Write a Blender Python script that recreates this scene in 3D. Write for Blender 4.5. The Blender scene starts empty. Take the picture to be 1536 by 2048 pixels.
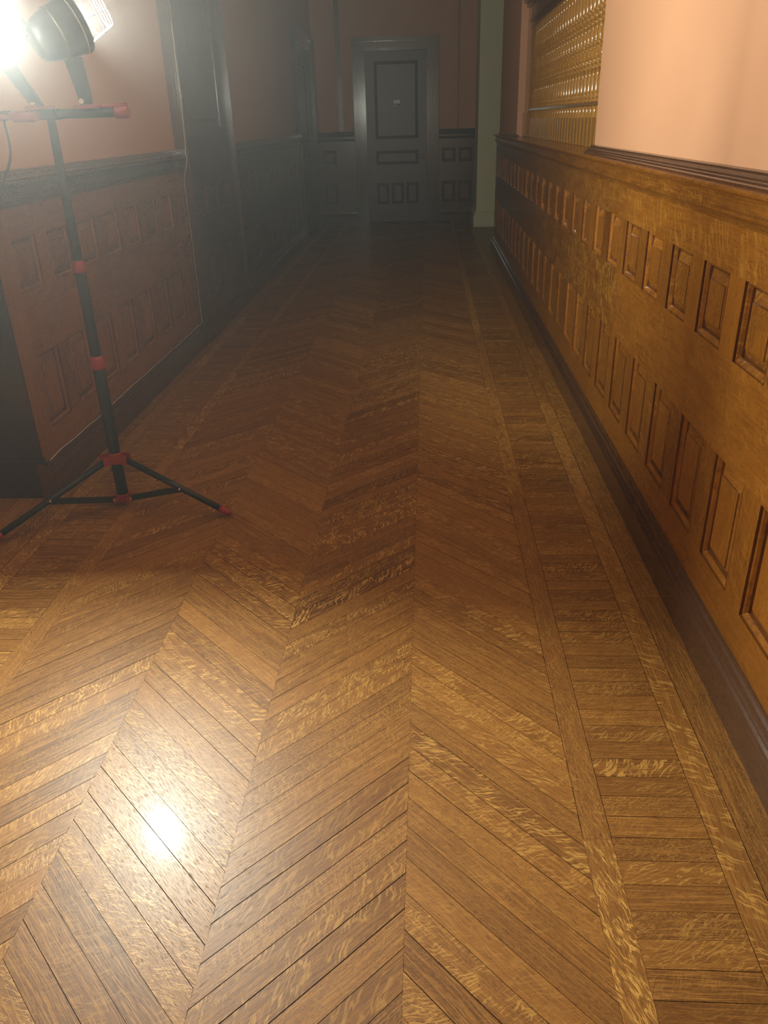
import bpy, bmesh, math, random
from mathutils import Vector, Matrix
R = math.radians
random.seed(7)
scene = bpy.context.scene
COL = scene.collection

# ------------------------------------------------------------------ camera
PITCH, YAW, ROLL, FPX = R(26.3068), R(-3.5781), R(-1.7485), 1582.12
cp, sp = math.cos(PITCH), math.sin(PITCH)
fw = Vector((math.sin(YAW)*cp, math.cos(YAW)*cp, -sp))
r0 = Vector((math.cos(YAW), -math.sin(YAW), 0))
u0 = r0.cross(fw)
cr, sr = math.cos(ROLL), math.sin(ROLL)
rt, up = cr*r0 + sr*u0, -sr*r0 + cr*u0
cam_d = bpy.data.cameras.new('camera')
cam_d.sensor_fit = 'VERTICAL'; cam_d.sensor_height = 36.0
cam_d.lens = 36.0*FPX/2048.0; cam_d.clip_start = 0.02; cam_d.clip_end = 100
cam = bpy.data.objects.new('camera', cam_d); COL.objects.link(cam)
cam.matrix_world = Matrix(((rt.x, up.x, -fw.x, 0), (rt.y, up.y, -fw.y, 0), (rt.z, up.z, -fw.z, 1.5), (0, 0, 0, 1)))
scene.camera = cam

# ------------------------------------------------------------------ world, exposure
w = bpy.data.worlds.new('world'); scene.world = w; w.use_nodes = True
w.node_tree.nodes['Background'].inputs[0].default_value = (0.5, 0.6, 0.7, 1)
w.node_tree.nodes['Background'].inputs[1].default_value = 0.0
vs = scene.view_settings
vs.view_transform = 'Standard'; vs.look = 'None'; vs.gamma = 1.0; vs.exposure = 0.0
vs.use_curve_mapping = False

# lamp settings (lamps themselves are built in make_lamp_head)
LAMP_A = dict(loc=(-1.385, 2.905, 1.80), aim=(0.08, -0.99, -0.04), power=160.0, radius=0.026)
LAMP_B = dict(loc=(-1.190, 3.02, 1.808), aim=(0.80, 0.58, 0.42), power=92.0, radius=0.035)
LAMP_COL = (0.97, 1.0, 0.86)
VEIL_DENSITY = 0.0055     # volume added to imitate lens glare; thin far away, thicker around the lamps
VEIL_GLOW = 0.019

# ------------------------------------------------------------------ materials
def new_mat(name):
    m = bpy.data.materials.new(name); m.use_nodes = True
    nt = m.node_tree; nt.nodes.clear()
    out = nt.nodes.new('ShaderNodeOutputMaterial')
    b = nt.nodes.new('ShaderNodeBsdfPrincipled')
    nt.links.new(b.outputs[0], out.inputs[0])
    return m, nt, b

class NB:
    """tiny node helper"""
    def __init__(s, nt): s.nt = nt
    def n(s, t, **kw):
        x = s.nt.nodes.new(t)
        for k, v in kw.items(): setattr(x, k, v)
        return x
    def put(s, sock, v):
        if hasattr(v, 'is_linked') or hasattr(v, 'links'): s.nt.links.new(v, sock)
        else: sock.default_value = v
    def math(s, op, a, b=0.0, c=None, clamp=False):
        x = s.n('ShaderNodeMath', operation=op, use_clamp=clamp)
        s.put(x.inputs[0], a); s.put(x.inputs[1], b)
        if c is not None: s.put(x.inputs[2], c)
        return x.outputs[0]
    def mix(s, f, a, b, bt='MIX'):
        x = s.n('ShaderNodeMix', data_type='RGBA', blend_type=bt)
        s.put(x.inputs[0], f); s.put(x.inputs[6], a); s.put(x.inputs[7], b)
        return x.outputs[2]
    def comb(s, x_, y_, z_=0.0):
        x = s.n('ShaderNodeCombineXYZ')
        s.put(x.inputs[0], x_); s.put(x.inputs[1], y_); s.put(x.inputs[2], z_)
        return x.outputs[0]
    def noise(s, vec, scale=1.0, detail=3.0, rough=0.5, dist=0.0):
        x = s.n('ShaderNodeTexNoise')
        s.put(x.inputs['Vector'], vec); x.inputs['Scale'].default_value = scale
        x.inputs['Detail'].default_value = detail; x.inputs['Roughness'].default_value = rough
        x.inputs['Distortion'].default_value = dist
        return x.outputs[0]
    def smooth(s, v, lo, hi, a=0.0, b=1.0):
        x = s.n('ShaderNodeMapRange', interpolation_type='SMOOTHSTEP')
        s.put(x.inputs[0], v); x.inputs[1].default_value = lo; x.inputs[2].default_value = hi
        x.inputs[3].default_value = a; x.inputs[4].default_value = b
        return x.outputs[0]

def oak(name, dark, light, fleck, rough=0.32, fleck_amt=0.8, fs=1.0, bump=0.12, coat=0.0, mottled=0.0, spec=0.5, streaks=0.5):
    """quarter-sawn oak; u along the grain in metres, attribute rnd = (tone, fleck strength, seed)"""
    m, nt, b = new_mat(name); N = NB(nt)
    uv = N.n('ShaderNodeUVMap', uv_map='UVMap')
    at = N.n('ShaderNodeAttribute', attribute_name='rnd')
    sx = N.n('ShaderNodeSeparateXYZ'); nt.links.new(uv.outputs[0], sx.inputs[0])
    sr_ = N.n('ShaderNodeSeparateXYZ'); nt.links.new(at.outputs['Vector'], sr_.inputs[0])
    oi = N.n('ShaderNodeObjectInfo')
    tone, fl, seed = sr_.outputs[0], sr_.outputs[1], sr_.outputs[2]
    orand = N.math('MULTIPLY', oi.outputs['Random'], 61.0)
    off = N.math('MULTIPLY_ADD', seed, 173.0, orand)
    u = N.math('ADD', sx.outputs[0], off); v = N.math('ADD', sx.outputs[1], N.math('MULTIPLY', off, 0.37))
    # slow wander of the grain
    wander = N.noise(N.comb(N.math('MULTIPLY', u, 2.2), N.math('MULTIPLY', v, 6.0)), 1, 2)
    vw = N.math('MULTIPLY_ADD', wander, 0.035, v)
    g1 = N.noise(N.comb(N.math('MULTIPLY', u, 3.0), N.math('MULTIPLY', vw, 85.0)), 1, 4, 0.6)
    streak = N.noise(N.comb(N.math('MULTIPLY', u, 9.0), N.math('MULTIPLY', vw, 330.0), 1.7), 1, 3, 0.65)
    streakm = N.smooth(streak, 0.47, 0.64)
    speck = N.smooth(N.noise(N.comb(N.math('MULTIPLY', u, 120.0), N.math('MULTIPLY', vw, 380.0), 5.1), 1, 2, 0.6), 0.45, 0.62)
    s2 = N.math('FRACT', N.math('MULTIPLY', seed, 7.31)); s3 = N.math('FRACT', N.math('MULTIPLY', seed, 23.7))
    pore = N.noise(N.comb(N.math('MULTIPLY', u, 38.0), N.math('MULTIPLY', vw, 520.0)), 1, 2, 0.6)
    porem = N.smooth(pore, 0.52, 0.68)
    cloud = N.noise(N.comb(N.math('MULTIPLY', u, 2.5), N.math('MULTIPLY', v, 5.0)), 1, 4, 0.6)
    # ray flecks: thin wavy ridges crossing the grain at a board-dependent angle
    th = N.math('MULTIPLY_ADD', s3, 0.95, 0.28)
    wob = N.noise(N.comb(N.math('MULTIPLY', u, 16.0), N.math('MULTIPLY', v, 22.0), 3.3), 1, 2)
    wo2 = N.noise(N.comb(N.math('MULTIPLY', u, 14.0), N.math('MULTIPLY', v, 18.0), 9.1), 1, 2)
    c, s_ = N.math('COSINE', th), N.math('SINE', th)
    uu = N.math('MULTIPLY_ADD', wob, 0.035, sx.outputs[0]); vv = N.math('MULTIPLY_ADD', wo2, 0.03, sx.outputs[1])
    a = N.math('ADD', N.math('MULTIPLY', uu, c), N.math('MULTIPLY', vv, s_))
    bb = N.math('SUBTRACT', N.math('MULTIPLY', vv, c), N.math('MULTIPLY', uu, s_))
    fsc = N.math('MULTIPLY_ADD', s2, 0.85*fs, 0.40*fs)
    fn = N.noise(N.comb(N.math('MULTIPLY_ADD', N.math('MULTIPLY', a, fsc), 20.0, off), N.math('MULTIPLY', N.math('MULTIPLY', bb, fsc), 150.0), off), 1, 2, 0.45, 0.35)
    ridge = N.smooth(N.math('ABSOLUTE', N.math('SUBTRACT', fn, 0.52)), 0.0, 0.055, 1.0, 0.0)
    mask = N.smooth(N.noise(N.comb(N.math('MULTIPLY', u, 11.0*fs), N.math('MULTIPLY', v, 22.0*fs), 7.7), 1, 2), 0.36, 0.52)
    fleckv = N.math('MULTIPLY', N.math('MULTIPLY', ridge, mask), N.math('MULTIPLY', fl, fleck_amt), clamp=True)
    t = N.math('ADD', tone, N.math('MULTIPLY_ADD', g1, 0.7, -0.35))
    t = N.math('ADD', t, N.math('MULTIPLY_ADD', cloud, 0.35+mottled, -0.175-mottled*0.5), clamp=True)
    col = N.mix(t, (*dark, 1), (*light, 1))
    gold = (light[0]*1.28, light[1]*1.40, light[2]*1.55, 1)
    sa = N.math('MULTIPLY', N.math('MULTIPLY', streakm, N.math('MULTIPLY_ADD', s3, 0.5, 0.35)), streaks)
    col = N.mix(sa, col, gold)
    sb = N.math('MULTIPLY', N.math('MULTIPLY', speck, N.math('MULTIPLY', s2, 0.55)), streaks)
    col = N.mix(sb, col, gold)
    col = N.mix(N.math('MULTIPLY', porem, 0.55), col, (dark[0]*0.55, dark[1]*0.5, dark[2]*0.5, 1))
    col = N.mix(fleckv, col, (*fleck, 1))
    nt.links.new(col, b.inputs['Base Color'])
    rr = N.math('MULTIPLY_ADD', porem, 0.12, rough)
    rr = N.math('MULTIPLY_ADD', fleckv, -0.05, rr)
    nt.links.new(rr, b.inputs['Roughness'])
    b.inputs['Specular IOR Level'].default_value = spec
    b.inputs['Coat Weight'].default_value = coat; b.inputs['Coat Roughness'].default_value = 0.14
    h = N.math('ADD', N.math('MULTIPLY', porem, -0.6), N.math('MULTIPLY', fleckv, 0.5))
    h = N.math('ADD', h, N.math('MULTIPLY', g1, 0.4))
    bp = N.n('ShaderNodeBump'); bp.inputs['Strength'].default_value = bump; bp.inputs['Distance'].default_value = 0.001
    nt.links.new(h, bp.inputs['Height']); nt.links.new(bp.outputs[0], b.inputs['Normal'])
    return m

def plaster(name, c, rough=0.75, var=0.06):
    m, nt, b = new_mat(name); N = NB(nt)
    tc = N.n('ShaderNodeTexCoord')
    n1 = N.noise(tc.outputs['Object'], 1.3, 4, 0.6)
    n2 = N.noise(tc.outputs['Object'], 160, 3, 0.6)
    col = N.mix(n1, (c[0]*(1-var), c[1]*(1-var), c[2]*(1-var), 1), (min(1, c[0]*(1+var)), c[1]*(1+var), c[2]*(1+var), 1))
    nt.links.new(col, b.inputs['Base Color']); b.inputs['Roughness'].default_value = rough
    b.inputs['Specular IOR Level'].default_value = 0.3
    bp = N.n('ShaderNodeBump'); bp.inputs['Strength'].default_value = 0.15; bp.inputs['Distance'].default_value = 0.001
    nt.links.new(n2, bp.inputs['Height']); nt.links.new(bp.outputs[0], b.inputs['Normal'])
    return m

def simple(name, c, rough=0.4, metal=0.0, emit=None, strength=0.0, var=0.0):
    m, nt, b = new_mat(name); N = NB(nt)
    tc = N.n('ShaderNodeTexCoord')
    n1 = N.noise(tc.outputs['Object'], 40, 3)
    col = N.mix(n1, (c[0]*(0.92), c[1]*0.92, c[2]*0.92, 1), (min(1, c[0]*1.08), min(1, c[1]*1.08), min(1, c[2]*1.08), 1))
    nt.links.new(col, b.inputs['Base Color'])
    b.inputs['Roughness'].default_value = rough; b.inputs['Metallic'].default_value = metal
    if emit:
        b.inputs['Emission Color'].default_value = (*emit, 1); b.inputs['Emission Strength'].default_value = strength
    return m

M_FLOOR = oak('oak_floor', (0.100, 0.036, 0.008), (0.35, 0.155, 0.030), (0.68, 0.40, 0.10), rough=0.40, fleck_amt=0.62, fs=1.15, bump=0.15, coat=0.04, spec=0.42, streaks=1.0)
M_SUB = simple('subfloor_dark', (0.012, 0.006, 0.004), 0.9)
M_WAIN = oak('oak_wainscot', (0.090, 0.027, 0.004), (0.40, 0.150, 0.016), (0.55, 0.27, 0.04), rough=0.22, fleck_amt=0.55, fs=0.7, bump=0.1, coat=0.25, mottled=0.45, streaks=0.35)
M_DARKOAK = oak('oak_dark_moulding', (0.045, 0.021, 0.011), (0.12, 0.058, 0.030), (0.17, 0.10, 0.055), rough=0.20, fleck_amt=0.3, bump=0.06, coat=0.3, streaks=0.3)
M_DOOR = oak('oak_door', (0.030, 0.014, 0.008), (0.08, 0.038, 0.020), (0.11, 0.06, 0.035), rough=0.36, fleck_amt=0.3, bump=0.1)
M_CASING = oak('ebonised_casing', (0.016, 0.012, 0.010), (0.040, 0.030, 0.024), (0.06, 0.05, 0.04), rough=0.16, fleck_amt=0.15, bump=0.05, coat=0.5, streaks=0.2)
M_SPIN = oak('oak_spindle', (0.15, 0.055, 0.010), (0.54, 0.265, 0.055), (0.7, 0.42, 0.12), rough=0.18, fleck_amt=0.25, bump=0.08, coat=0.5, streaks=0.6)
M_PINK = plaster('pink_plaster', (0.57, 0.300, 0.170))
M_CREAM = plaster('sage_cream_plaster', (0.78, 0.76, 0.50))
M_WHITE = plaster('ceiling_plaster', (0.68, 0.62, 0.54))
M_BLACK = simple('black_powder_coat', (0.012, 0.018, 0.018), 0.38)
M_BLACKP = simple('black_cast_housing', (0.020, 0.024, 0.024), 0.45)
M_RED = simple('red_plastic', (0.30, 0.030, 0.025), 0.4)
M_STEEL = simple('steel_bolt', (0.7, 0.68, 0.62), 0.25, 1.0)
M_WIRE = simple('guard_wire', (0.30, 0.30, 0.30), 0.35, 0.2)
M_LENS = simple('glowing_lens', (0.9, 0.9, 0.9), 0.3, 0, (1.0, 0.99, 0.93), 25.0)
M_CABLE = simple('black_rubber_cable', (0.02, 0.02, 0.02), 0.6)
M_THIN = simple('cream_wire', (0.50, 0.45, 0.39), 0.5)
M_BRASS = simple('aged_brass', (0.55, 0.42, 0.20), 0.25, 1.0)
M_PLATE = simple('white_enamel_plate', (0.75, 0.74, 0.68), 0.3)
M_INK = simple('black_ink', (0.015, 0.015, 0.015), 0.5)

# ------------------------------------------------------------------ mesh builder
class MB:
    def __init__(s): s.v = []; s.f = []; s.uv = []; s.r = []; s.sm = []
    def face(s, pts, uvs=None, rnd=(0.5, 0.5, 0.5), smooth=False):
        i = len(s.v); s.v += [tuple(p) for p in pts]; s.f.append(tuple(range(i, i+len(pts))))
        s.uv.append(uvs or [(p[0], p[1]) for p in pts]); s.r.append(rnd); s.sm.append(smooth)
    def box(s, a, b, rnd=None, grain=None):
        """axis-aligned box with corners a, b; UV u runs along the grain axis"""
        rnd = rnd or rr(); L = [abs(b[i]-a[i]) for i in range(3)]
        g = grain if grain is not None else L.index(max(L))
        lo = [min(a[i], b[i]) for i in range(3)]; hi = [max(a[i], b[i]) for i in range(3)]
        for ax in range(3):
            o = [i for i in range(3) if i != ax]
            for side in (0, 1):
                pts = []
                for (p, q) in ((0, 0), (1, 0), (1, 1), (0, 1)):
                    c = [0, 0, 0]; c[ax] = hi[ax] if side else lo[ax]
                    c[o[0]] = hi[o[0]] if p else lo[o[0]]; c[o[1]] = hi[o[1]] if q else lo[o[1]]
                    pts.append(c)
                flip = (side == 0) != (ax == 1)
                if flip: pts.reverse()
                if ax == g: uvs = [(c[o[0]]*0.3, c[o[1]]) for c in pts]
                else:
                    k = o[0] if o[1] == g else o[1]
                    uvs = [(c[g], c[k]) for c in pts]
                s.face(pts, uvs, rnd)
    def build(s, name, mat, parent=None, weld=True):
        me = bpy.data.meshes.new(name); me.from_pydata(s.v, [], s.f)
        ul = me.uv_layers.new(name='UVMap'); k = 0
        for f in s.uv:
            for q in f: ul.data[k].uv = q; k += 1
        at = me.attributes.new('rnd', 'FLOAT_VECTOR', 'CORNER'); k = 0
        for f, r_ in zip(s.f, s.r):
            for _ in f: at.data[k].vector = r_; k += 1
        for p, sm in zip(me.polygons, s.sm): p.use_smooth = sm
        me.materials.append(mat)
        if weld:
            bm = bmesh.new(); bm.from_mesh(me); bmesh.ops.remove_doubles(bm, verts=bm.verts, dist=1e-5)
            bmesh.ops.recalc_face_normals(bm, faces=bm.faces); bm.to_mesh(me); bm.free()
        me.update()
        o = bpy.data.objects.new(name, me); COL.objects.link(o)
        if parent: o.parent = parent
        return o

def rr(t=0.5, dt=0.15, f=0.5, df=0.4):
    return (t+random.uniform(-dt, dt), max(0, f+random.uniform(-df, df)), random.random())

def xf(mb, M_):
    mb.v = [tuple(M_ @ Vector(p)) for p in mb.v]; return mb

def empty(name, loc=(0, 0, 0)):
    o = bpy.data.objects.new(name, None); o.location = loc; o.empty_display_size = 0.1
    COL.objects.link(o); return o
def tag(o, label, cat, group=None):
    o['label'] = label; o['category'] = cat
    if group: o['group'] = group
    return o
def struct(o): o['kind'] = 'structure'; return o

def extrude_profile(mb, prof, y0, y1, rnd=None, caps=True, closed=True, seg=None):
    """prof: [(x,z)...] swept along y; boards break where seg lists y values"""
    cuts = [y0] + sorted(c for c in (seg or []) if y0 < c < y1) + [y1]
    for a, b_ in zip(cuts[:-1], cuts[1:]):
        r_ = rnd or rr(); n = len(prof); d = 0
        for i in range(n if closed else n-1):
            p, q = prof[i], prof[(i+1) % n]; l = math.hypot(q[0]-p[0], q[1]-p[1])
            mb.face([(p[0], a, p[1]), (p[0], b_, p[1]), (q[0], b_, q[1]), (q[0], a, q[1])],
                    [(a, d), (b_, d), (b_, d+l), (a, d+l)], r_)
            d += l
    if caps:
        for yy in (y0, y1):
            mb.face([(p[0], yy, p[1]) for p in prof], [(p[0]*0.3, p[1]) for p in prof], rnd or rr())

def raised_panel_mesh(w, h, rnd=None, grainz=True):
    """panel in local YZ plane, facing +X, lower-left corner at origin, frame surface at x=0"""
    mb = MB(); rnd = rnd or rr(0.5, 0.1)
    L = [(0, 0.0), (0.0005, -0.007), (0.005, -0.007), (0.008, -0.009), (0.014, -0.017), (0.017, -0.024), (0.020, -0.024),
         (0.046, -0.012), (0.048, -0.009)]
    def loop(i, d): return [(d, i, i), (d, w-i, i), (d, w-i, h-i), (d, i, h-i)]
    for (i0, d0), (i1, d1) in zip(L[:-1], L[1:]):
        a, b_ = loop(i0, d0), loop(i1, d1)
        for k in range(4):
            q = [a[k], a[(k+1) % 4], b_[(k+1) % 4], b_[k]]
            hor = k in (0, 2); groove = (i0, i1) in ((0, 0.0005), (0.014, 0.017), (0.017, 0.020), (0.046, 0.048))
            uvs = [(p[1], p[2]+p[0]) if hor else (p[2], p[1]+p[0]) for p in q]
            mb.face(q, uvs, (rnd[0]-0.6, 0.0, rnd[2]) if groove else rnd)
    q = loop(*L[-1]); mb.face(q, [(p[2], p[1]) for p in q], (rnd[0], rnd[1], random.random()))
    return mb

def lathe(mb, prof, c=(0, 0, 0), n=16, rnd=None, smooth=True, axis='z'):
    rnd = rnd or rr(); d = 0
    def P(r_, z, k):
        a = 2*math.pi*k/n
        if axis == 'z': return (c[0]+r_*math.cos(a), c[1]+r_*math.sin(a), c[2]+z)
        return (c[0]+z, c[1]+r_*math.cos(a), c[2]+r_*math.sin(a))
    for (z0, ra), (z1, rb) in zip(prof[:-1], prof[1:]):
        for k in range(n):
            q = [P(ra, z0, k), P(ra, z0, k+1), P(rb, z1, k+1), P(rb, z1, k)]
            uvs = [(z0, k*0.01), (z0, k*0.01+0.01), (z1, k*0.01+0.01), (z1, k*0.01)]
            if ra < 1e-6: q = q[1:]; uvs = uvs[1:]
            elif rb < 1e-6: q = q[:3]; uvs = uvs[:3]
            mb.face(q, uvs, rnd, smooth)
    return mb

def tube(mb, pts, r_, n=8, rnd=(0.5, 0.5, 0.5), closed=False, caps=True):
    pts = [Vector(p) for p in pts]; N_ = len(pts); rings = []
    prev = None
    for i, p in enumerate(pts):
        a = pts[(i-1) % N_] if (closed or i > 0) else pts[i]
        b_ = pts[(i+1) % N_] if (closed or i < N_-1) else pts[i]
        t = (b_-a).normalized()
        if prev is None:
            ref = Vector((0, 0, 1)) if abs(t.z) < 0.9 else Vector((1, 0, 0))
            s1 = t.cross(ref).normalized()
        else: s1 = (prev - t*prev.dot(t)).normalized()
        prev = s1; s2 = t.cross(s1)
        rad = r_[i] if isinstance(r_, (list, tuple)) else r_
        rings.append([p + rad*(math.cos(2*math.pi*k/n)*s1 + math.sin(2*math.pi*k/n)*s2) for k in range(n)])
    rng = range(N_ if closed else N_-1)
    for i in rng:
        A, B = rings[i], rings[(i+1) % N_]
        for k in range(n): mb.face([A[k], A[(k+1) % n], B[(k+1) % n], B[k]], None, rnd, True)
    if caps and not closed:
        mb.face(list(reversed(rings[0])), None, rnd); mb.face(rings[-1], None, rnd)
    return mb

def obox(mb, p, q, w, h, rnd=(0.5, 0.5, 0.5)):
    """rectangular bar from p to q: width w (horizontal), height h"""
    p, q = Vector(p), Vector(q); t = (q-p).normalized()
    s = t.cross(Vector((0, 0, 1))).normalized(); u_ = s.cross(t)
    c = [[e + s*a*w/2 + u_*b_*h/2 for a, b_ in ((-1, -1), (1, -1), (1, 1), (-1, 1))] for e in (p, q)]
    for k in range(4): mb.face([c[0][k], c[0][(k+1) % 4], c[1][(k+1) % 4], c[1][k]], None, rnd)
    mb.face(c[0][::-1], None, rnd); mb.face(c[1], None, rnd)

def bevel(o, wd=0.002, seg=2):
    m = o.modifiers.new('bevel', 'BEVEL'); m.width = wd; m.segments = seg; m.limit_method = 'ANGLE'; m.angle_limit = R(40)
    return o

# ------------------------------------------------------------------ dimensions
XR, XL = 0.830, -1.715          # wainscot faces
XRW, XLW = 0.860, -1.745        # pink wall planes
YEND, YWR, YL0 = 13.75, 10.50, 3.20
HC = 3.9

# ------------------------------------------------------------------ floor (one continuous parquet)
fb = MB()
fb.face([(-4, -2.5, -0.004), (4.2, -2.5, -0.004), (4.2, YEND+0.1, -0.004), (-4, YEND+0.1, -0.004)], None, (0, 0, 0))
sub = fb.build('floor', M_SUB, weld=False); struct(sub)
fl = MB()
def board(p, q, a, b_, t=0.45, f=0.55):
    """quad p,q,a,b_ in order; p->q along the grain"""
    P = [Vector((*k, 0)) for k in (p, q, a, b_)]
    d = (P[1]-P[0]).normalized(); nrm = Vector((-d.y, d.x, 0))
    g = random.choice((0.0003, 0.0004, 0.0007, 0.0011))
    c = sum(P, Vector())/4
    # shrink by a hair so the joint shows
    hw = abs((P[3]-P[0]).dot(nrm))/2
    Q = []
    for k in P:
        s = (k-c).dot(nrm); Q.append(k - nrm*(g*(1 if s > 0 else -1)) - d*(0.0003*(1 if (k-c).dot(d) > 0 else -1)))
    o = (random.random()*9, random.random()*9)
    tone = random.gauss(t, 0.125); fk = random.choice((0.15, 0.3, 0.5, 0.8, 1.0, 1.2))*f/0.55
    fl.face(Q, [((k-P[0]).dot(d)+o[0], (k-P[0]).dot(nrm)+o[1]) for k in Q], (tone, fk, random.random()))
seams = [-1.271, -0.863, -0.458, -0.052, 0.355]
pitch = 0.0893
for i in range(4):
    x0, x1 = seams[i], seams[i+1]; up_ = (i % 2 == 0); wd = x1-x0
    dy = wd if up_ else -wd
    y = -2.4
    while y < YEND+0.1:
        ys = [y, y+dy, y+dy+pitch, y+pitch]
        ye = [min(k, YEND+0.05) for k in ys]
        if ye[0] < YEND+0.05 or ye[1] < YEND+0.05:
            board((x0, ye[0]), (x1, ye[1]), (x1, ye[2]), (x0, ye[3]), (0.46, 0.48, 0.36, 0.54)[i])
        y += pitch
def strip(x0, x1, t=0.45, f=0.9, y0=-2.4, y1=YEND, offs=0.0):
    y = y0 + offs
    a = y0
    while a < y1:
        b_ = min(y1, a + random.uniform(1.3, 2.2)); board((x0, a), (x0, b_), (x1, b_), (x1, a), t, f); a = b_
def cross(x0, x1, y0=-2.4, y1=YEND, t=0.38):
    y = y0
    while y < y1:
        b_ = min(y1, y+0.0632); board((x0, y), (x1, y), (x1, b_), (x0, b_), t, 0.5); y = b_
strip(0.355, 0.421, 0.52); cross(0.421, 0.644); strip(0.644, 0.715, 0.62, 0.7); strip(0.715, 0.835, 0.42, 0.4)
strip(-1.338, -1.271, 0.5); cross(-1.561, -1.338); strip(-1.632, -1.561, 0.55); strip(-1.715, -1.632, 0.42, 0.4)
xx = -1.715
while xx > -3.95: strip(xx-0.075, xx, 0.42, 0.5, -2.4, 3.3); xx -= 0.075
yy = 10.45
while yy < YEND: board((0.835, yy), (4.1, yy), (4.1, yy+0.066), (0.835, yy+0.066), 0.42, 0.5); yy += 0.066
boards = fl.build('parquet_boards', M_FLOOR, sub, weld=False)
boards['label'] = 'oiled quarter-sawn oak boards laid in chevrons with a striped border'

# ------------------------------------------------------------------ walls and ceiling
def wall(name, boxes, mat, back=None):
    mb = MB()
    for a, b_ in boxes: mb.box(a, b_)
    return struct(mb.build(name, mat))
wall('ceiling', [((-4.1, -2.6, HC), (4.3, YEND+0.2, HC+0.1))], M_WHITE)
wall('wall_left', [((-2.35, YL0, 0), (XLW, 11.835, HC)), ((-2.35, 13.285, 0), (XLW, YEND, HC)), ((-2.35, 11.835, 2.455), (XLW, 13.285, HC)), ((-2.35, 11.835, 0), (XLW-0.12, 13.285, 2.455)), ((-2.35, -2.5, 2.75), (XLW, YL0, HC))], M_PINK)
wall('wall_right', [((XRW, -2.5, 0), (1.06, 4.54, HC)), ((XRW+0.01, 4.54, 0), (1.06, 8.51, 1.29)),
                    ((XRW, 8.51, 0), (1.06, YWR, HC)), ((XRW, 4.54, 2.95), (1.06, 8.51, HC))], M_PINK)
wall('wall_end', [((-2.35, YEND, 0), (-0.96, YEND+0.15, HC)), ((0.005, YEND, 0), (4.3, YEND+0.15, HC)), ((-0.96, YEND, 2.455), (0.005, YEND+0.15, HC)),
                  ((-0.96, YEND+0.1, 0), (0.005, YEND+0.15, 2.455))], M_PINK)
wall('wall_back', [((-4.1, -2.6, 0), (4.3, -2.5, HC))], M_PINK)
wall('wall_side_room', [((-4.1, -2.5, 0), (-4.0, YL0, HC)), ((-4.0, YL0, 0), (-2.35, YL0+0.1, HC))], M_PINK)
wall('wall_stair', [((4.2, -2.5, 0), (4.3, YEND, HC)), ((1.06, 3.9, 0), (4.2, 4.0, HC)), ((1.06, 10.35, 0), (4.2, 10.5, HC))], M_PINK)
# sage plaster pier where the corridor turns
pm = MB(); pm.box((0.742, 12.90, 0), (1.9, YEND, HC)); pier = struct(pm.build('wall_pier', M_CREAM))
pm = MB()
for a, b_ in (((0.70, 12.86, 0), (1.9, YEND, 0.165)), ((0.712, 12.872, 0.165), (1.9, YEND, 0.185)),
              ((0.722, 12.882, 0.185), (1.9, YEND, 0.20)), ((0.706, 12.866, 0.20), (1.9, YEND, 0.215)), ((0.73, 12.89, 0.215), (1.9, YEND, 0.235))):
    pm.box(a, b_)
bevel(pm.build('plinth', M_CREAM, pier), 0.004)

# ------------------------------------------------------------------ wainscot
Z = dict(b0=0.165, l0=0.288, l1=0.615, u0=0.885, u1=1.100, t=1.222)
OW, PITCHP = 0.224, 0.342       # panel opening width and pitch

def wainscot(name, y_open, y0, y1, X, sgn, joints, base_t=0.5, cap_end=None, tones=None, child=None):
    """panelled dado on a long wall; sgn=-1: faces -X (right wall), +1: faces +X (left wall)
       y_open: list of y where an opening starts"""
    root = child or MB()
    fx0, fx1 = X, X - sgn*0.03
    def rail(z0, z1, tn):
        cuts = [y0] + [j for j in joints if y0 < j < y1] + [y1]
        for k, (a, b_) in enumerate(zip(cuts[:-1], cuts[1:])):
            t_ = tn[k % len(tn)] if tn else None
            root.box((fx0, a+0.0006, z0), (fx1, b_-0.0006, z1), t_ or rr(base_t, 0.2, 0.8), grain=1)
    tn = tones or {}
    rail(Z['b0'], Z['l0'], tn.get('b')); rail(Z['l1'], Z['u0'], tn.get('m')); rail(Z['u1'], Z['t'], tn.get('t'))
    # stiles between the openings
    edges = []
    yo = sorted(y_open); cur = y0
    for a in yo: edges.append((cur, a)); cur = a+OW
    edges.append((cur, y1))
    for a, b_ in edges:
        for z0, z1 in ((Z['l0'], Z['l1']), (Z['u0'], Z['u1'])):
            if b_-a > 0.005: root.box((fx0+sgn*-0.0008, a, z0), (fx1, b_, z1), rr(base_t-0.05, 0.15, 0.4), grain=2)
    o = struct(root.build(name, M_WAIN, weld=False))
    return o

def panels(parent, y_open, X, sgn, label=None):
    first = {}
    for a in sorted(y_open):
        for row, (z0, z1) in (('l', (Z['l0'], Z['l1'])), ('u', (Z['u0'], Z['u1']))):
            var = random.randrange(3)
            key = (row, var)
            if key not in first:
                mb = raised_panel_mesh(OW, z1-z0, rr(0.5, 0.22, 0.35))
                if sgn < 0: xf(mb, Matrix.Rotation(math.pi, 4, 'Z') @ Matrix.Translation((0, -OW, 0)))
                o = mb.build('raised_panel', M_WAIN, parent); first[key] = o
            else:
                o = first[key].copy(); COL.objects.link(o); o.parent = parent
            o.location = (X, a, z0)

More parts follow.
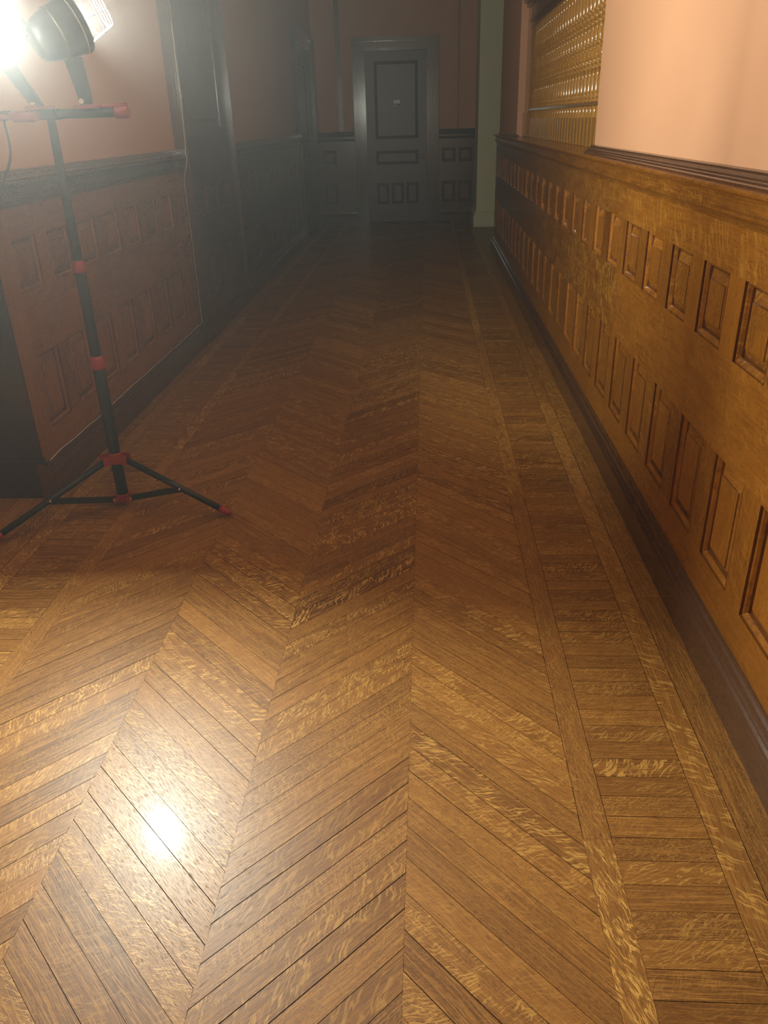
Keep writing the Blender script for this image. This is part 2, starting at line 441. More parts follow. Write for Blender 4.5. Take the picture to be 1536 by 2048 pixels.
# cap (shelf) profile given as distance out from wainscot face d and z
CAP = [(-0.03, 1.222), (0.002, 1.222), (0.003, 1.230), (0.008, 1.240), (0.018, 1.247), (0.025, 1.250), (0.026, 1.256), (0.0235, 1.2585), (0.013, 1.260), (0.013, 1.2825),
       (0.0165, 1.284), (0.0165, 1.2865), (0.015, 1.288), (0.019, 1.297), (0.028, 1.304), (0.036, 1.307), (0.041, 1.308), (0.042, 1.314), (0.039, 1.318), (-0.03, 1.322)]
MOULD = [(-0.035, 1.318), (0.012, 1.318), (0.013, 1.326), (0.008, 1.329), (0.004, 1.335), (0.000, 1.337), (-0.002, 1.343), (-0.010, 1.345), (-0.016, 1.350), (-0.018, 1.356), (-0.029, 1.360), (-0.035, 1.360)]
BASE = [(-0.03, 0), (0.030, 0), (0.031, 0.100), (0.029, 0.106), (0.031, 0.110), (0.027, 0.116), (0.020, 0.122), (0.021, 0.128), (0.016, 0.134), (0.012, 0.146), (0.013, 0.151), (0.006, 0.158), (0.005, 0.167), (-0.03, 0.168)]
def prof(P, X, sgn): return [(X + sgn*d, z) for d, z in P]

# --- right wall
c0 = 3.190 - OW
yr = [c0 + PITCHP*k for k in range(-13, 22)]
yr = [a for a in yr if -1.5 < a and a+OW < YWR-0.06]
G = lambda t, f: (t, f, random.random())
tr = {'t': [G(0.5, 0.5), G(0.62, 0.9), G(0.40, 1.2), G(0.3, 0.8), G(0.3, 0.5)], 'm': [G(0.5, 0.5), G(0.55, 0.6), G(0.28, 1.9), G(0.3, 1.0), G(0.3, 0.6)],
      'b': [G(0.5, 0.3), G(0.5, 0.3), G(0.45, 0.4), G(0.35, 0.4), G(0.35, 0.4)]}
t1 = wainscot('trim_1', yr, -2.5, YWR, XR, -1, [0.2, 3.605, 6.6, 8.8], tones=tr)
vis = [a for a in yr if a > 0.7]
panels(t1, vis, XR, -1)
mb = MB()
extrude_profile(mb, prof(CAP, XR, -1), -2.5, YWR+0.03, seg=[2.45, 5.9, 8.6])
# sill continuing under the spindle screen, sloping up to it
mb.face([(XR, 4.50, 1.318), (1.06, 4.50, 1.345), (1.06, 8.55, 1.345), (XR, 8.55, 1.318)], [(4.5, 0), (4.5, .23), (8.5, .23), (8.5, 0)], G(0.45, 0.8))
mb.face([(XR, 8.55, 1.318), (1.06, 8.55, 1.345), (1.06, YWR+0.02, 1.345), (XR, YWR+0.02, 1.318)], [(8.5, 0), (8.5, .23), (10.5, .23), (10.5, 0)], G(0.35, 0.8))
mb.build('cap_rail', M_WAIN, t1, weld=False)
mb = MB()
extrude_profile(mb, prof(MOULD, XR, -1), -2.5, 4.54+0.042, seg=[1.0])
mb.build('wall_moulding', M_DARKOAK, t1, weld=False)['label'] = 'dark stepped moulding at the foot of the plaster'
mb = MB(); extrude_profile(mb, [(XRW-0.012, 1.318), (XRW-0.014, 1.334), (XRW-0.006, 1.343), (XRW, 1.345), (XRW, 1.318)], 8.44, YWR+0.02)
mb.build('wall_moulding', M_DARKOAK, t1, weld=False)
mb = MB(); extrude_profile(mb, prof(BASE, XR, -1), -2.5, YWR+0.03, seg=[2.6, 6.2])
struct(mb.build('baseboard_right', M_DARKOAK, weld=False))

# --- left wall, near bay (from the opening to the pier)
yl = [YL0+0.135 + PITCHP*k for k in range(8)]
yl = [a for a in yl if a+OW < 5.93]
t2 = wainscot('trim_2', yl, YL0, 5.95, XL, 1, [3.42], tones={'b': [G(0.45, 0.3), G(0.5, 0.4)], 'm': [G(0.45, 0.3), G(0.5, 0.4)], 't': [G(0.45, 0.3), G(0.5, 0.4)]})
# continuous end stile at the opening
mb = MB(); mb.box((XL+0.0015, YL0-0.003, 0.165), (XL-0.03, YL0+0.125, 1.222), G(0.55, 0.2), grain=2); mb.build('end_stile', M_WAIN, t2, weld=False)
panels(t2, yl, XL, 1)
mb = MB(); extrude_profile(mb, prof(CAP, XL, 1), YL0-0.02, 5.955); mb.build('cap_rail', M_DARKOAK, t2, weld=False)
mb = MB(); extrude_profile(mb, prof(MOULD, XL, 1), YL0-0.02, 5.955); mb.build('wall_moulding', M_DARKOAK, t2, weld=False)
mb = MB(); extrude_profile(mb, prof(BASE, XL, 1), YL0-0.025, 5.94); struct(mb.build('baseboard_left', M_DARKOAK, weld=False))

# --- cased end of the left wall, facing the camera
mb = MB(); mb.box((-2.37, YL0-0.012, 0.168), (XL-0.004, YL0, HC), G(0.3, 0.3), grain=2)
mb.box((-2.37, YL0-0.02, 0), (XL+0.01, YL0, 0.168), G(0.3, 0.3), grain=0)
mb.box((-2.37, YL0-0.016, 0.168), (XL+0.002, YL0, 0.195), G(0.3, 0.3), grain=0)
struct(mb.build('trim_3', M_CASING, weld=False))

# --- broad panelled pier on the left wall
PX = -1.700
mb = MB()
mb.box((-1.80, 5.95, 0), (PX-0.004, 7.50, HC), G(0.35, 0.4), grain=2)
mb.box((-1.76, 5.93, 0), (PX+0.028, 7.52, 0.14), G(0.35, 0.3), grain=1)
mb.box((-1.76, 5.94, 0.14), (PX+0.018, 7.51, 0.17), G(0.35, 0.3), grain=1)
t4 = struct(mb.build('trim_4', M_DARKOAK, weld=False))
# frame around sunk panels
pc = [6.22, 6.22+PITCHP, 6.22+2*PITCHP]
mb = MB()
for z0, z1 in ((0.17, 0.288), (0.615, 0.885), (1.10, 1.50), (3.62, HC)): mb.box((PX-0.004, 5.98, z0), (PX+0.018, 7.47, z1), G(0.38, 0.5), grain=1)
cur = 5.98
for a in pc+[7.47]:
    for z0, z1 in ((0.288, 0.615), (0.885, 1.10)): mb.box((PX-0.004, cur, z0), (PX+0.017, a, z1), G(0.38, 0.4), grain=2)
    cur = a+OW
for a, b_ in ((5.98, 6.32), (7.10, 7.47)): mb.box((PX-0.004, a, 1.50), (PX+0.017, b_, 3.62), G(0.38, 0.4), grain=2)
mb.build('panel_frame', M_DARKOAK, t4, weld=False)
for a in pc:
    for z0, z1 in ((Z['l0'], Z['l1']), (Z['u0'], Z['u1'])):
        o = raised_panel_mesh(OW, z1-z0, rr(0.45, 0.1)).build('raised_panel', M_DARKOAK, t4); o.location = (PX+0.017, a, z0)
o = raised_panel_mesh(0.78, 2.12, rr(0.45, 0.1)).build('tall_panel', M_DARKOAK, t4); o.location = (PX+0.017, 6.32, 1.50)
for y0 in (5.955, 7.44):
    mb = MB()
    for k, (d, wdt) in enumerate(((0.010, 0.07), (0.020, 0.05), (0.028, 0.03), (0.034, 0.012))):
        c_ = y0+0.035
        mb.box((PX-0.01, c_-wdt/2, 0.17), (PX+0.006+d, c_+wdt/2, HC), G(0.45, 0.2), grain=2)
    bevel(mb.build('edge_moulding', M_DARKOAK, t4, weld=False), 0.003)

# --- left wall, far bay
yf = [7.62 + PITCHP*k for k in range(12)]
yf = [a for a in yf if a+OW < 11.5]
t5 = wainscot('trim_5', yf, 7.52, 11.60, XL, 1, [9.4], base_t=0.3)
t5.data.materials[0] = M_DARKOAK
fst = {}
for a in yf:
    for z0, z1 in ((Z['l0'], Z['l1']), (Z['u0'], Z['u1'])):
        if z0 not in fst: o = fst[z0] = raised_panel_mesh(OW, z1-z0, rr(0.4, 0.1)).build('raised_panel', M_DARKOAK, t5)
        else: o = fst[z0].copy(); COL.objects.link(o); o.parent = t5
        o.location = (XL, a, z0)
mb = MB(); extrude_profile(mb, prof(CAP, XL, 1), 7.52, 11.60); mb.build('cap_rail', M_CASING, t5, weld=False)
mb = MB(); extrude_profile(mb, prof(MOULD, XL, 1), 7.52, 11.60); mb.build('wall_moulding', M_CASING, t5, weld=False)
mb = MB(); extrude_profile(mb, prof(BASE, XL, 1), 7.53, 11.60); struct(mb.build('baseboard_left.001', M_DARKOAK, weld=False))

# ------------------------------------------------------------------ doors
def casing_face(mb, w_, h_, width, depth=0.05):
    """stepped architrave around an opening w_ x h_, local XZ plane facing -Y, opening centred on x=0"""
    steps = [(0.0, 0.35, 0.022), (0.12, 0.30, 0.034), (0.40, 0.30, 0.026), (0.66, 0.34, 0.052)]
    for s0, wd, d in steps:
        a = s0*width; b_ = min(width, (s0+wd)*width)
        for sx in (-1, 1):
            mb.box((sx*(w_/2+a), -d, 0), (sx*(w_/2+b_), 0.0, h_+b_), rr(0.4, 0.1), grain=2)
        mb.box((-(w_/2+a), -d, h_+a), ((w_/2+a), 0.0, h_+b_), rr(0.4, 0.1), grain=0)

def panel_door(name, w_, h_, width, layout):
    """local frame: opening centred at x=0, facing -Y; wall surface at y=0; leaf recessed"""
    root = struct(empty(name))
    mb = MB(); casing_face(mb, w_, h_, width)
    for sx in (-1, 1): mb.box((sx*w_/2, -0.01, 0), (sx*(w_/2-0.012), 0.10, h_), rr(0.4, 0.1), grain=2)
    mb.box((-w_/2, -0.01, h_), (w_/2, 0.10, h_-0.012), rr(0.4, 0.1), grain=0)
    for sx in (-1, 1): mb.box((sx*(w_/2+width*0.30), -0.062, 0), (sx*(w_/2+width+0.006), 0.0, 0.20), rr(0.4, 0.1), grain=2)
    bevel(mb.build('door_casing', M_CASING, root, weld=False), 0.006, 3)
    leaf = MB(); yl_ = 0.035; lw = w_/2-0.014; top = h_-0.015
    # leaf frame as boxes around the panel openings
    xs = sorted({-lw, lw} | {q for p in layout for q in (p[0], p[2])}); zs = sorted({0.008, top} | {q for p in layout for q in (p[1], p[3])})
    for i in range(len(xs)-1):
        for j in range(len(zs)-1):
            cx, cz = (xs[i]+xs[i+1])/2, (zs[j]+zs[j+1])/2
            if any(p[0] < cx < p[2] and p[1] < cz < p[3] for p in layout): continue
            leaf.box((xs[i], yl_, zs[j]), (xs[i+1], yl_+0.045, zs[j+1]), (0.5, 0.3, 0.31), grain=2 if abs(cx) > 0.33 else 0)
    lo = leaf.build('door_leaf', M_DOOR, root, weld=False)
    for p in layout:
        pmb = raised_panel_mesh(p[2]-p[0], p[3]-p[1], rr(0.55, 0.12))
        xf(pmb, Matrix.Rotation(-math.pi/2, 4, 'Z'))   # +X -> -Y ; +Y -> +X
        o = pmb.build('door_panel', M_DOOR, lo); o.location = (p[0], yl_, p[1])
    return root, lo, yl_

W1 = 0.965
lay = [(-0.34, 1.235, 0.34, 2.315), (-0.34, 0.865, 0.34, 1.075), (-0.34, 0.275, -0.135, 0.60), (-0.102, 0.275, 0.102, 0.60), (0.135, 0.275, 0.34, 0.60)]
d1, leaf1, yl1 = panel_door('door_1', W1, 2.455, 0.175, lay)
d1.location = (-0.4775, YEND, 0)
kn = MB(); lathe(kn, [(0, 0.0), (0, 0.028), (0.006, 0.028), (0.008, 0.012), (0.035, 0.010), (0.042, 0.022), (0.055, 0.029), (0.068, 0.024), (0.074, 0.0)], n=20)
xf(kn, Matrix.Rotation(math.pi/2, 4, 'X'))
ko = kn.build('door_knob', M_BRASS, leaf1); ko.location = (0.395, yl1, 0.985)
kb = MB(); kb.box((-0.018, -0.004, -0.075), (0.018, 0, 0.075)); o = kb.build('keyhole_plate', M_CASING, leaf1); o.location = (0.395, yl1, 0.90)

# room sign on the door
pl_ = MB(); pl_.box((-0.045, -0.006, -0.020), (0.045, 0, 0.022)); sg = pl_.build('door_sign', M_PLATE)
sg.location = (-0.470, YEND+yl1+0.009, 1.757)
tag(sg, 'small white room sign fixed high on the dark panelled end door', 'sign')
s2 = MB()
for k in range(5): s2.box((-0.026+k*0.0105, -0.0072, -0.003), (-0.018+k*0.0105, -0.0055, 0.006))
s2.build('sign_lettering', M_INK, sg)
pn = MB(); pn.box((-0.045, -0.006, -0.075), (0.045, 0, -0.028)); pnl = pn.build('number_plate', M_INK, sg)
s3 = MB(); s3.box((-0.032, -0.008, -0.070), (-0.018, -0.0055, -0.033)); s3.box((0.000, -0.008, -0.068), (0.005, -0.0055, -0.036)); s3.box((0.012, -0.008, -0.066), (0.026, -0.0055, -0.060)); s3.box((0.012, -0.008, -0.066), (0.017, -0.0055, -0.045))
s3.build('sign_numerals', M_PLATE, pnl)

lay2 = [(-0.52, 1.235, 0.52, 2.25), (-0.52, 0.275, -0.03, 1.075), (0.03, 0.275, 0.52, 1.075)]
d2, leaf2, yl2 = panel_door('door_2', 1.45, 2.455, 0.165, lay2)
d2.location = (XLW+0.005, 12.56, 0); d2.rotation_euler = (0, 0, math.pi/2)

# ------------------------------------------------------------------ end wall dado
def end_dado(name, x0, x1, xs):
    mb = MB(); Y = YEND-0.03
    for z0, z1 in ((Z['b0'], Z['l0']), (Z['l1'], Z['u0']), (Z['u1'], Z['t'])): mb.box((x0, Y, z0), (x1, YEND, z1), rr(0.4, 0.1), grain=0)
    cur = x0
    for a in xs+[x1]:
        for z0, z1 in ((Z['l0'], Z['l1']), (Z['u0'], Z['u1'])): mb.box((cur, Y+0.0008, z0), (a, YEND, z1), rr(0.38, 0.1), grain=2)
        cur = a+OW
    t = struct(mb.build(name, M_DARKOAK, weld=False))
    for a in xs:
        for z0, z1 in ((Z['l0'], Z['l1']), (Z['u0'], Z['u1'])):
            p = raised_panel_mesh(OW, z1-z0, rr(0.45, 0.1)); xf(p, Matrix.Rotation(-math.pi/2, 4, 'Z'))
            o = p.build('raised_panel', M_DARKOAK, t); o.location = (a, Y, z0)
    # mouldings: profile swept along x
    def sweep(P, nm, mat):
        m_ = MB(); q = [(Y - d, z) for d, z in P]; n = len(q)
        for i in range(n):
            a, b_ = q[i], q[(i+1) % n]
            m_.face([(x0, a[0], a[1]), (x1, a[0], a[1]), (x1, b_[0], b_[1]), (x0, b_[0], b_[1])], [(x0, a[1]), (x1, a[1]), (x1, b_[1]), (x0, b_[1])], (0.4, 0.3, 0.2))
        for xe in (x0, x1): m_.face([(xe, p[0], p[1]) for p in q], None, (0.4, 0.3, 0.2))
        return m_.build(nm, mat, None if nm.startswith('base') else t, weld=False)
    sweep(CAP, 'cap_rail', M_CASING); sweep(MOULD, 'wall_moulding', M_CASING)
    struct(sweep(BASE, 'baseboard_end', M_DARKOAK))
end_dado('trim_6', 0.185, 0.742, [0.225, 0.487])
end_dado('trim_7', XLW, -1.14, [-1.66])
# slim vertical strips on the end wall
for nm, xa, wd in (('trim_8', -1.345, 0.07), ('trim_9', 0.475, 0.020)):
    mb = MB(); mb.box((xa-wd/2, YEND-0.02, 1.36), (xa+wd/2, YEND, HC), G(0.4, 0.2), grain=2)
    if wd > 0.05: mb.box((xa-wd/4, YEND-0.03, 1.36), (xa+wd/4, YEND, HC), G(0.4, 0.2), grain=2)
    struct(mb.build(nm, M_CASING if wd < 0.05 else M_DARKOAK, weld=False))

# ------------------------------------------------------------------ spindle screen
SX = 0.955
scr = tag(empty('spindle_screen', (SX, 6.5, 1.335)), 'turned oak spindle screen filling the opening above the right dado', 'screen')
def child_at(o):   # meshes are built in world coordinates, parent offset removed
    o.matrix_parent_inverse = Matrix.Translation(scr.location).inverted(); return o
spm = MB(); sr_ = (0.5, 0.3, 0.4); hw = 0.027
zb = 1.333
spm.box((-hw, -hw, zb), (hw, hw, 1.484), sr_, grain=2)
lathe(spm, [(1.484, 0.026), (1.490, 0.021), (1.538, 0.022), (1.546, 0.024)], rnd=sr_)
lathe(spm, [(1.562, 0.0170), (1.566, 0.0295), (1.574, 0.0305), (1.578, 0.0160), (1.584, 0.0160), (1.588, 0.0285), (1.594, 0.0285), (1.598, 0.0170), (1.606, 0.0215), (1.625, 0.0230),
            (1.660, 0.0205), (1.700, 0.0165), (1.728, 0.0130), (1.735, 0.0275), (1.744, 0.0285), (1.749, 0.0130), (1.754, 0.0130), (1.760, 0.0285), (1.768, 0.0285), (1.771, 0.0185),
            (1.782, 0.0305), (1.800, 0.0355), (1.818, 0.0305), (1.828, 0.0185), (1.832, 0.0285), (1.840, 0.0285), (1.844, 0.0130), (1.850, 0.0130), (1.855, 0.0275), (1.862, 0.0275), (1.866, 0.0170),
            (1.880, 0.0220), (1.900, 0.0220), (1.930, 0.0185), (1.952, 0.0130), (1.957, 0.0275), (1.966, 0.0285), (1.970, 0.0130), (1.976, 0.0130), (1.982, 0.0295), (1.992, 0.0325), (2.002, 0.0295),
            (2.006, 0.0130), (2.012, 0.0130), (2.018, 0.0285), (2.028, 0.0285), (2.033, 0.0170), (2.045, 0.0210), (2.080, 0.0200), (2.140, 0.0160), (2.176, 0.0150), (2.182, 0.0215), (2.200, 0.0215)], n=18, rnd=sr_)
sp0 = spm.build('spindle', M_SPIN, scr)
for k in range(30):
    o = sp0 if k == 0 else sp0.copy()
    if k: COL.objects.link(o); o.parent = scr
    o.matrix_parent_inverse = Matrix.Translation(scr.location).inverted()
    o.location = (SX, 4.625+0.1182*k, 0); o.rotation_euler = (0, 0, 0)
def spart(nm, boxes, mat=M_SPIN, bv=0.003, tone=(0.4, 0.3, 0.3)):
    mb = MB()
    for a, b_ in boxes: mb.box(a, b_, tone)
    return bevel(child_at(mb.build(nm, mat, scr, weld=False)), bv)
spart('lower_rail', [((SX-0.033, 4.545, 1.546), (SX+0.033, 8.20, 1.562))])
spart('top_rail', [((SX-0.035, 4.545, 2.20), (SX+0.035, 8.22, 2.245)), ((SX-0.050, 4.545, 2.245), (SX+0.04, 8.22, 2.262)), ((SX-0.030, 4.545, 2.262), (SX+0.03, 8.22, 2.42))], M_DARKOAK)
spart('end_post', [((SX-0.030, 8.19, 1.34), (SX+0.08, 8.505, 2.60)), ((SX-0.045, 8.17, 1.33), (SX+0.08, 8.507, 1.53))], M_SPIN, 0.006, (0.25, 0.3, 0.3))
spart('post_capital', [((SX-0.10, 8.14, 2.44), (SX+0.1, 8.506, 2.62)), ((SX-0.075, 8.155, 2.41), (SX+0.1, 8.506, 2.44)), ((SX-0.05, 8.17, 2.38), (SX+0.1, 8.506, 2.41))], M_DARKOAK, 0.006)
spart('upper_panel', [((SX+0.0, 4.545, 2.42), (SX+0.03, 8.2, 2.95))], M_DARKOAK)

# ------------------------------------------------------------------ tripod work light
TP = Vector((-1.345, 3.10, 0))
tri = tag(empty('tripod_work_light', TP), 'black and red tripod stand carrying two glaring caged work lamps', 'work light')
def tch(o): o.matrix_parent_inverse = Matrix.Translation(TP).inverted(); return o
def tpart(nm, mb, mat, weld=True, parent=None):
    o = mb.build(nm, mat, parent or tri, weld=weld)
    if parent is None: tch(o)
    return o
def vtube(nm, z0, z1, r_, mat=M_BLACK):
    mb = MB(); lathe(mb, [(z0, 0), (z0, r_*0.95), (z0+0.002, r_), (z1-0.002, r_), (z1, r_*0.95), (z1, 0)], (TP.x, TP.y, 0), 24); return tpart(nm, mb, mat)
vtube('lower_pole', 0.030, 0.640, 0.0245); vtube('middle_pole', 0.640, 1.030, 0.0205); vtube('upper_pole', 1.030, 1.535, 0.0158)
def collar(z0, z1, r_):
    mb = MB(); lathe(mb, [(z0, 0), (z0, r_), (z0+0.006, r_+0.002), (z1-0.018, r_+0.001), (z1-0.012, r_-0.002), (z1, r_-0.003), (z1, 0)], (TP.x, TP.y, 0), 24)
    obox(mb, (TP.x+r_*0.8, TP.y-0.01, z0+0.006), (TP.x+r_*0.8, TP.y-0.01, z1-0.006), 0.02, 0.022)
    return tpart('collar', mb, M_RED)
collar(0.622, 0.676, 0.028); collar(1.005, 1.050, 0.0235)
LEGA = [R(-13.5), R(-139.0), R(113.4)]; LEGR = [0.520, 0.565, 0.52]
hub = MB(); lathe(hub, [(0.208, 0), (0.208, 0.029), (0.252, 0.030), (0.256, 0.027), (0.256, 0)], (TP.x, TP.y, 0), 24)
for a in LEGA:
    d = Vector((math.cos(a), math.sin(a), 0)); s = Vector((-d.y, d.x, 0))
    for q in (-1, 1):
        p = TP + s*q*0.0165; obox(hub, p+d*0.02+Vector((0, 0, 0.231)), p+d*0.062+Vector((0, 0, 0.229)), 0.005, 0.044)
hubo = bevel(tpart('leg_hub', hub, M_RED, weld=False), 0.002)
lh = MB(); lathe(lh, [(0.030, 0), (0.030, 0.026), (0.052, 0.028), (0.058, 0.036), (0.062, 0.036), (0.063, 0)], (TP.x, TP.y, 0), 24)
for a in LEGA:
    d = Vector((math.cos(a), math.sin(a), 0)); s = Vector((-d.y, d.x, 0))
    for q in (-1, 1): p = TP+s*q*0.013; obox(lh, p+d*0.02+Vector((0, 0, 0.044)), p+d*0.052+Vector((0, 0, 0.044)), 0.004, 0.022)
tpart('brace_hub', lh, M_RED, weld=False)
for i, (a, L_) in enumerate(zip(LEGA, LEGR)):
    d = Vector((math.cos(a), math.sin(a), 0))
    p0 = TP+d*0.045+Vector((0, 0, 0.225)); p1 = TP+d*L_+Vector((0, 0, 0.018))
    ax = (p1-p0); pe = p0+ax*0.93
    mb = MB(); tube(mb, [p0, pe], 0.0135, 16); leg = tpart('leg', mb, M_BLACK)
    mb = MB(); tube(mb, [pe-ax*0.03, pe, p1-ax.normalized()*0.012, p1], [0.0165, 0.0165, 0.0135, 0.010], 16); ft = mb.build('foot_cap', M_RED, leg)
    pj = p0+ax*(0.50 if i else 0.53); pb = TP+d*0.045+Vector((0, 0, 0.044))
    mb = MB(); s = Vector((-d.y, d.x, 0)); obox(mb, pb, pj+Vector((0, 0, -0.004)), 0.020, 0.022); br = bevel(tpart('brace', mb, M_BLACK, weld=False), 0.002)
    for e, cc in ((br, pj), (br, pb)):
        mb = MB(); tube(mb, [cc-s*0.019, cc+s*0.019], 0.0045, 10); mb.build('bolt', M_STEEL, e)
    if i == 0:
        pk = p0+ax*0.44+Vector((0, 0, 0.012)); mb = MB()
        tube(mb, [pk+Vector((-0.03+0.03*math.cos(t*math.pi/8), 0.0, 0.016*math.sin(t*math.pi/8)))+Vector((0, -0.004, 0)) for t in range(0, 9)], 0.0025, 6)
        mb.build('cord_hook', M_BLACK, leg)
# crossbar
mb = MB(); tube(mb, [(-1.70, 3.10, 1.553), (-1.095, 3.10, 1.553)], 0.0160, 16); bar = tpart('crossbar', mb, M_BLACK)
mb = MB(); tube(mb, [(-1.108, 3.10, 1.553), (-1.100, 3.10, 1.553), (-1.062, 3.10, 1.553), (-1.057, 3.10, 1.553)], [0.019, 0.0215, 0.0215, 0.018], 16)
obox(mb, (-1.108, 3.092, 1.577), (-1.060, 3.092, 1.577), 0.012, 0.010); mb.build('end_cap', M_RED, bar)
mb = MB(); tube(mb, [(-1.205, 3.095, 1.573), (-1.108, 3.094, 1.572)], 0.006, 10); mb.build('slide_rail', M_RED, bar)
mb = MB(); tube(mb, [(-1.47, 3.055, 1.548), (-1.455, 3.055, 1.548), (-1.385, 3.055, 1.548), (-1.37, 3.055, 1.548)], [0.014, 0.020, 0.020, 0.015], 16)
obox(mb, (-1.40, 3.04, 1.570), (-1.365, 3.03, 1.576), 0.016, 0.012); mb.build('clamp_knob', M_RED, bar)
mb = MB(); tube(mb, [(-1.70, 3.055, 1.548), (-1.47, 3.055, 1.548)], 0.0105, 12); mb.build('clamp_rod', M_RED, bar)
mb = MB(); mb.box((-1.375, 3.07, 1.535), (-1.315, 3.125, 1.572)); bevel(mb.build('pole_bracket', M_BLACK, bar), 0.005)
for xa in (-1.375, -1.200):
    mb = MB(); mb.box((xa-0.045, 3.072, 1.566), (xa+0.045, 3.122, 1.580)); bevel(mb.build('lamp_bracket', M_RED, bar), 0.003)

def make_lamp_head(cfg, yoke_to):
    loc = Vector(cfg['loc']); aim = Vector(cfg['aim']).normalized()
    # local +X = aim
    zx = aim; zy = Vector((0, 0, 1)).cross(zx).normalized(); zz = zx.cross(zy)
    Mw = Matrix(((zx.x, zy.x, zz.x, loc.x), (zx.y, zy.y, zz.y, loc.y), (zx.z, zy.z, zz.z, loc.z), (0, 0, 0, 1)))
    Ti = Matrix.Translation(TP).inverted()
    def add(mb, nm, mat, parent=None, weld=True):
        xf(mb, Mw); o = mb.build(nm, mat, parent or tri, weld=weld)
        if parent is None: tch(o)
        return o
    mb = MB()
    lathe(mb, [(-0.130, 0), (-0.130, 0.045), (-0.122, 0.058), (-0.100, 0.068), (-0.070, 0.075), (-0.045, 0.080), (0.0, 0.087), (0.016, 0.090), (0.030, 0.091), (0.036, 0.089),
               (0.036, 0.084), (0.024, 0.080), (0.006, 0.060), (0.004, 0.0)], n=40, axis='x')
    head = add(mb, 'lamp_head', M_BLACKP)
    for nm, xr, rr_ in (('rim_ring', 0.014, 0.0905), ('rear_ring', -0.052, 0.080)):
        mb = MB(); tube(mb, [(xr, rr_*math.cos(2*math.pi*k/48), rr_*math.sin(2*math.pi*k/48)) for k in range(48)], 0.0018, 6, closed=True); add(mb, nm, M_STEEL if nm == 'rear_ring' else M_PLATE, head)  # front ring coloured white, painting in the bright highlight on the steel rim
    mb = MB(); lathe(mb, [(0.0075, 0.0), (0.0075, 0.058)], n=40, axis='x'); add(mb, 'lens', M_LENS, head)
    # wire guard
    mb = MB()
    def ring(x, r_, sq=0.72):
        pts = []
        for k in range(32):
            a = 2*math.pi*k/32; c, s = math.cos(a), math.sin(a); m_ = (abs(c)**4+abs(s)**4)**0.25
            pts.append((x, r_*c/m_, r_*s/m_))
        return pts
    tube(mb, ring(0.038, 0.068), 0.0026, 6, closed=True); tube(mb, ring(0.090, 0.058), 0.0016, 6, closed=True); tube(mb, ring(0.132, 0.048), 0.0020, 6, closed=True)
    for q in (-0.030, 0.0, 0.030):
        tube(mb, [(0.034, q*1.3, 0.068), (0.128, q, 0.050), (0.136, q, 0.042), (0.136, q, -0.042), (0.128, q, -0.050), (0.034, q*1.3, -0.068)], 0.0017, 6)
    tube(mb, [(0.034, 0.068, 0), (0.128, 0.050, 0), (0.136, 0.042, 0), (0.136, -0.042, 0), (0.128, -0.050, 0), (0.034, -0.068, 0)], 0.0017, 6)
    for a in range(4):
        c, s = math.cos(a*math.pi/2+math.pi/4), math.sin(a*math.pi/2+math.pi/4)
        lathe(mb, [(0.026, 0), (0.026, 0.008), (0.042, 0.007), (0.042, 0)], (0, c*0.078, s*0.078), 8, axis='x')
    add(mb, 'wire_guard', M_WIRE, head)
    # yoke down to the crossbar
    mb = MB(); y0 = loc - aim*0.005 + Vector((0, 0, -0.085)); y1 = Vector(yoke_to)
    n_ = 6; pts = [y0.lerp(y1, k/n_) for k in range(n_+1)]
    for k in range(n_):
        wa, wb = 0.060-0.018*k/n_, 0.060-0.018*(k+1)/n_
        A, B = pts[k], pts[k+1]; wx = Vector((1, 0, 0)); wy = Vector((0, 1, 0))
        qa = [A+wx*wa/2*i+wy*0.012*j for i, j in ((-1, -1), (1, -1), (1, 1), (-1, 1))]; qb = [B+wx*wb/2*i+wy*0.012*j for i, j in ((-1, -1), (1, -1), (1, 1), (-1, 1))]
        for e in range(4): mb.face([qa[e], qa[(e+1) % 4], qb[(e+1) % 4], qb[e]])
        if k == 0: mb.face(qa)
        if k == n_-1: mb.face(qb)
    yk = bevel(mb.build('yoke', M_BLACKP, head), 0.004)
    mb = MB(); tube(mb, [y1+Vector((-0.008, -0.016, 0.012)), y1+Vector((-0.008, -0.028, 0.012))], 0.009, 12); mb.build('yoke_bolt', M_STEEL, head)
    mb = MB(); tube(mb, [y0+Vector((-0.012, -0.012, -0.004)), y0+Vector((-0.012, -0.024, -0.004))], 0.006, 10); mb.build('yoke_bolt', M_STEEL, head)
    # the light itself
    ld = bpy.data.lights.new('lamp_light', 'AREA'); ld.shape = 'DISK'; ld.size = cfg['radius']*2
    ld.energy = cfg['power']; ld.color = LAMP_COL
    lo = bpy.data.objects.new('lamp_light', ld); COL.objects.link(lo); lo.parent = head
    p = Mw @ Vector((0.0095, 0, 0))
    q = aim.to_track_quat('-Z', 'Y')
    lo.matrix_parent_inverse = Matrix.Identity(4)
    lo.location = p; lo.rotation_euler = q.to_euler()
    return head
make_lamp_head(LAMP_A, (-1.375, 3.085, 1.578))
make_lamp_head(LAMP_B, (-1.200, 3.09, 1.578))

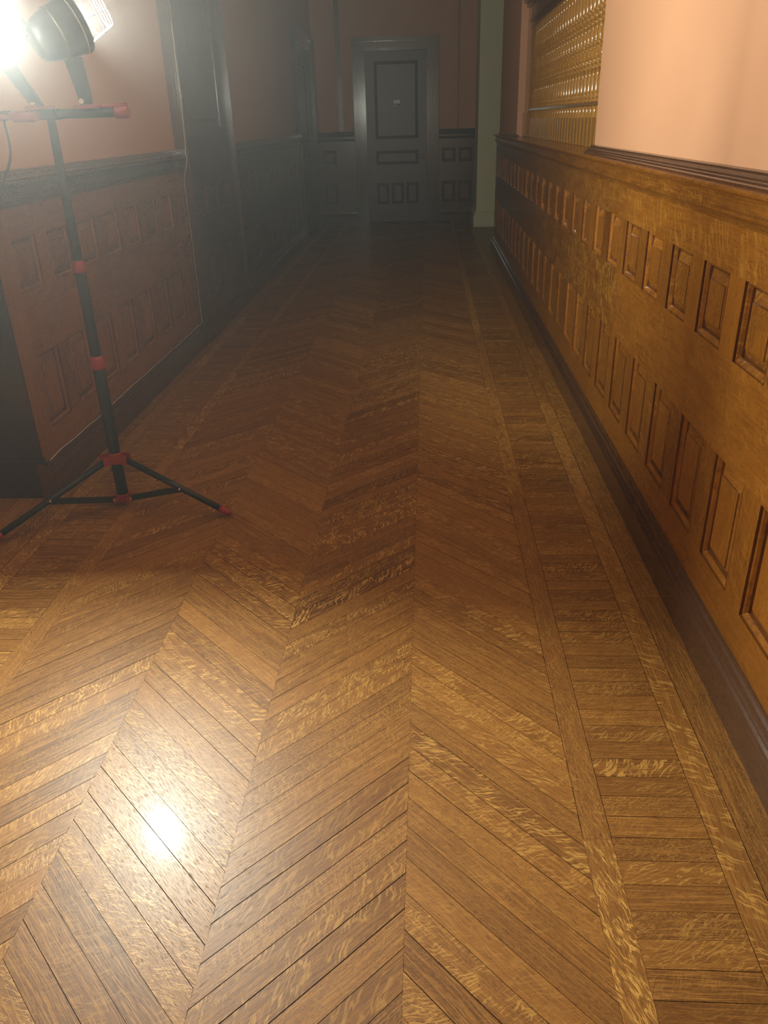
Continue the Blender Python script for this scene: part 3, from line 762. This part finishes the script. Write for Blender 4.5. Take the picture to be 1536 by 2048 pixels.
# ------------------------------------------------------------------ cables
def bez(pts, k=8):
    pts = [Vector(p) for p in pts]; out = []
    P = [pts[0]]+pts+[pts[-1]]
    for i in range(1, len(P)-2):
        for j in range(k):
            t = j/k; a, b_, c, d = P[i-1], P[i], P[i+1], P[i+2]
            out.append(0.5*((2*b_)+(-a+c)*t+(2*a-5*b_+4*c-d)*t*t+(-a+3*b_-3*c+d)*t*t*t))
    out.append(pts[-1]); return out
mb = MB(); tube(mb, bez([(-1.50, 3.12, 1.565), (-1.512, 3.09, 1.535), (-1.512, 3.09, 1.46), (-1.522, 3.09, 1.41), (-1.555, 3.09, 1.35), (-1.60, 3.08, 1.28), (-1.68, 3.04, 1.15), (-1.86, 2.98, 0.8), (-2.05, 2.85, 0.3), (-2.2, 2.7, 0.0065), (-2.6, 2.3, 0.0065), (-3.2, 2.2, 0.0065)]), 0.0045, 8)
tag(mb.build('power_cable', M_CABLE), 'dark power cord hanging from the crossbar of the work light', 'cable')

wp = [(-1.668, 5.99, 3.85), (-1.668, 5.985, 2.6), (-1.668, 5.972, 1.9), (-1.668, 5.95, 1.42), (-1.672, 5.93, 1.345), (-1.664, 5.925, 1.318), (-1.668, 5.92, 1.27), (-1.690, 5.925, 1.21), (-1.704, 5.93, 1.12), (-1.7045, 5.935, 0.7), (-1.7045, 5.925, 0.30), (-1.704, 5.92, 0.20)]
wp += [(-1.698, 5.90 - 0.16*k, 0.1725 + (0.006*math.sin(k*0.9) if k % 3 == 1 else 0.0)) for k in range(17)]
wp += [(-1.698, 3.21, 0.172)]
mb = MB(); tube(mb, bez(wp, 3), 0.0030, 6)
tag(mb.build('thin_wire', M_THIN), 'thin pale wire tacked down the pier and along the left baseboard', 'wire')
mb = MB(); tube(mb, bez([(-1.699, 7.56, 0.172), (-1.699, 8.4, 0.172), (-1.699, 9.5, 0.172), (-1.699, 11.3, 0.172)], 6), 0.0028, 6)
tag(mb.build('thin_wire', M_THIN), 'faint wire on the baseboard beyond the left pier, in shadow', 'wire')

# ------------------------------------------------------------------ added volume imitating lens glare
if VEIL_DENSITY > 0:
    m = bpy.data.materials.new('glare_veil'); m.use_nodes = True; nt = m.node_tree; nt.nodes.clear()
    out = nt.nodes.new('ShaderNodeOutputMaterial'); sc = nt.nodes.new('ShaderNodeVolumeScatter')
    sc.inputs['Color'].default_value = (0.95, 0.97, 1.0, 1); sc.inputs['Density'].default_value = VEIL_DENSITY; sc.inputs['Anisotropy'].default_value = 0.35
    N = NB(nt); tc = N.n('ShaderNodeTexCoord')
    dv = N.n('ShaderNodeVectorMath', operation='DISTANCE'); nt.links.new(tc.outputs['Object'], dv.inputs[0]); dv.inputs[1].default_value = (-1.5, 3.4, 1.5)
    nt.links.new(N.math('MULTIPLY_ADD', N.smooth(dv.outputs['Value'], 0.2, 3.0, 1.0, 0.0), VEIL_GLOW, VEIL_DENSITY), sc.inputs['Density'])
    nt.links.new(sc.outputs[0], out.inputs['Volume'])
    mb = MB(); mb.box((-3.9, -2.4, 0.001), (4.1, YEND-0.001, HC-0.001)); hz = mb.build('glare_veil', m)
    hz['kind'] = 'stuff'; tag(hz, 'thin grey veil added to imitate lens glare around the lamps', 'glare_veil')
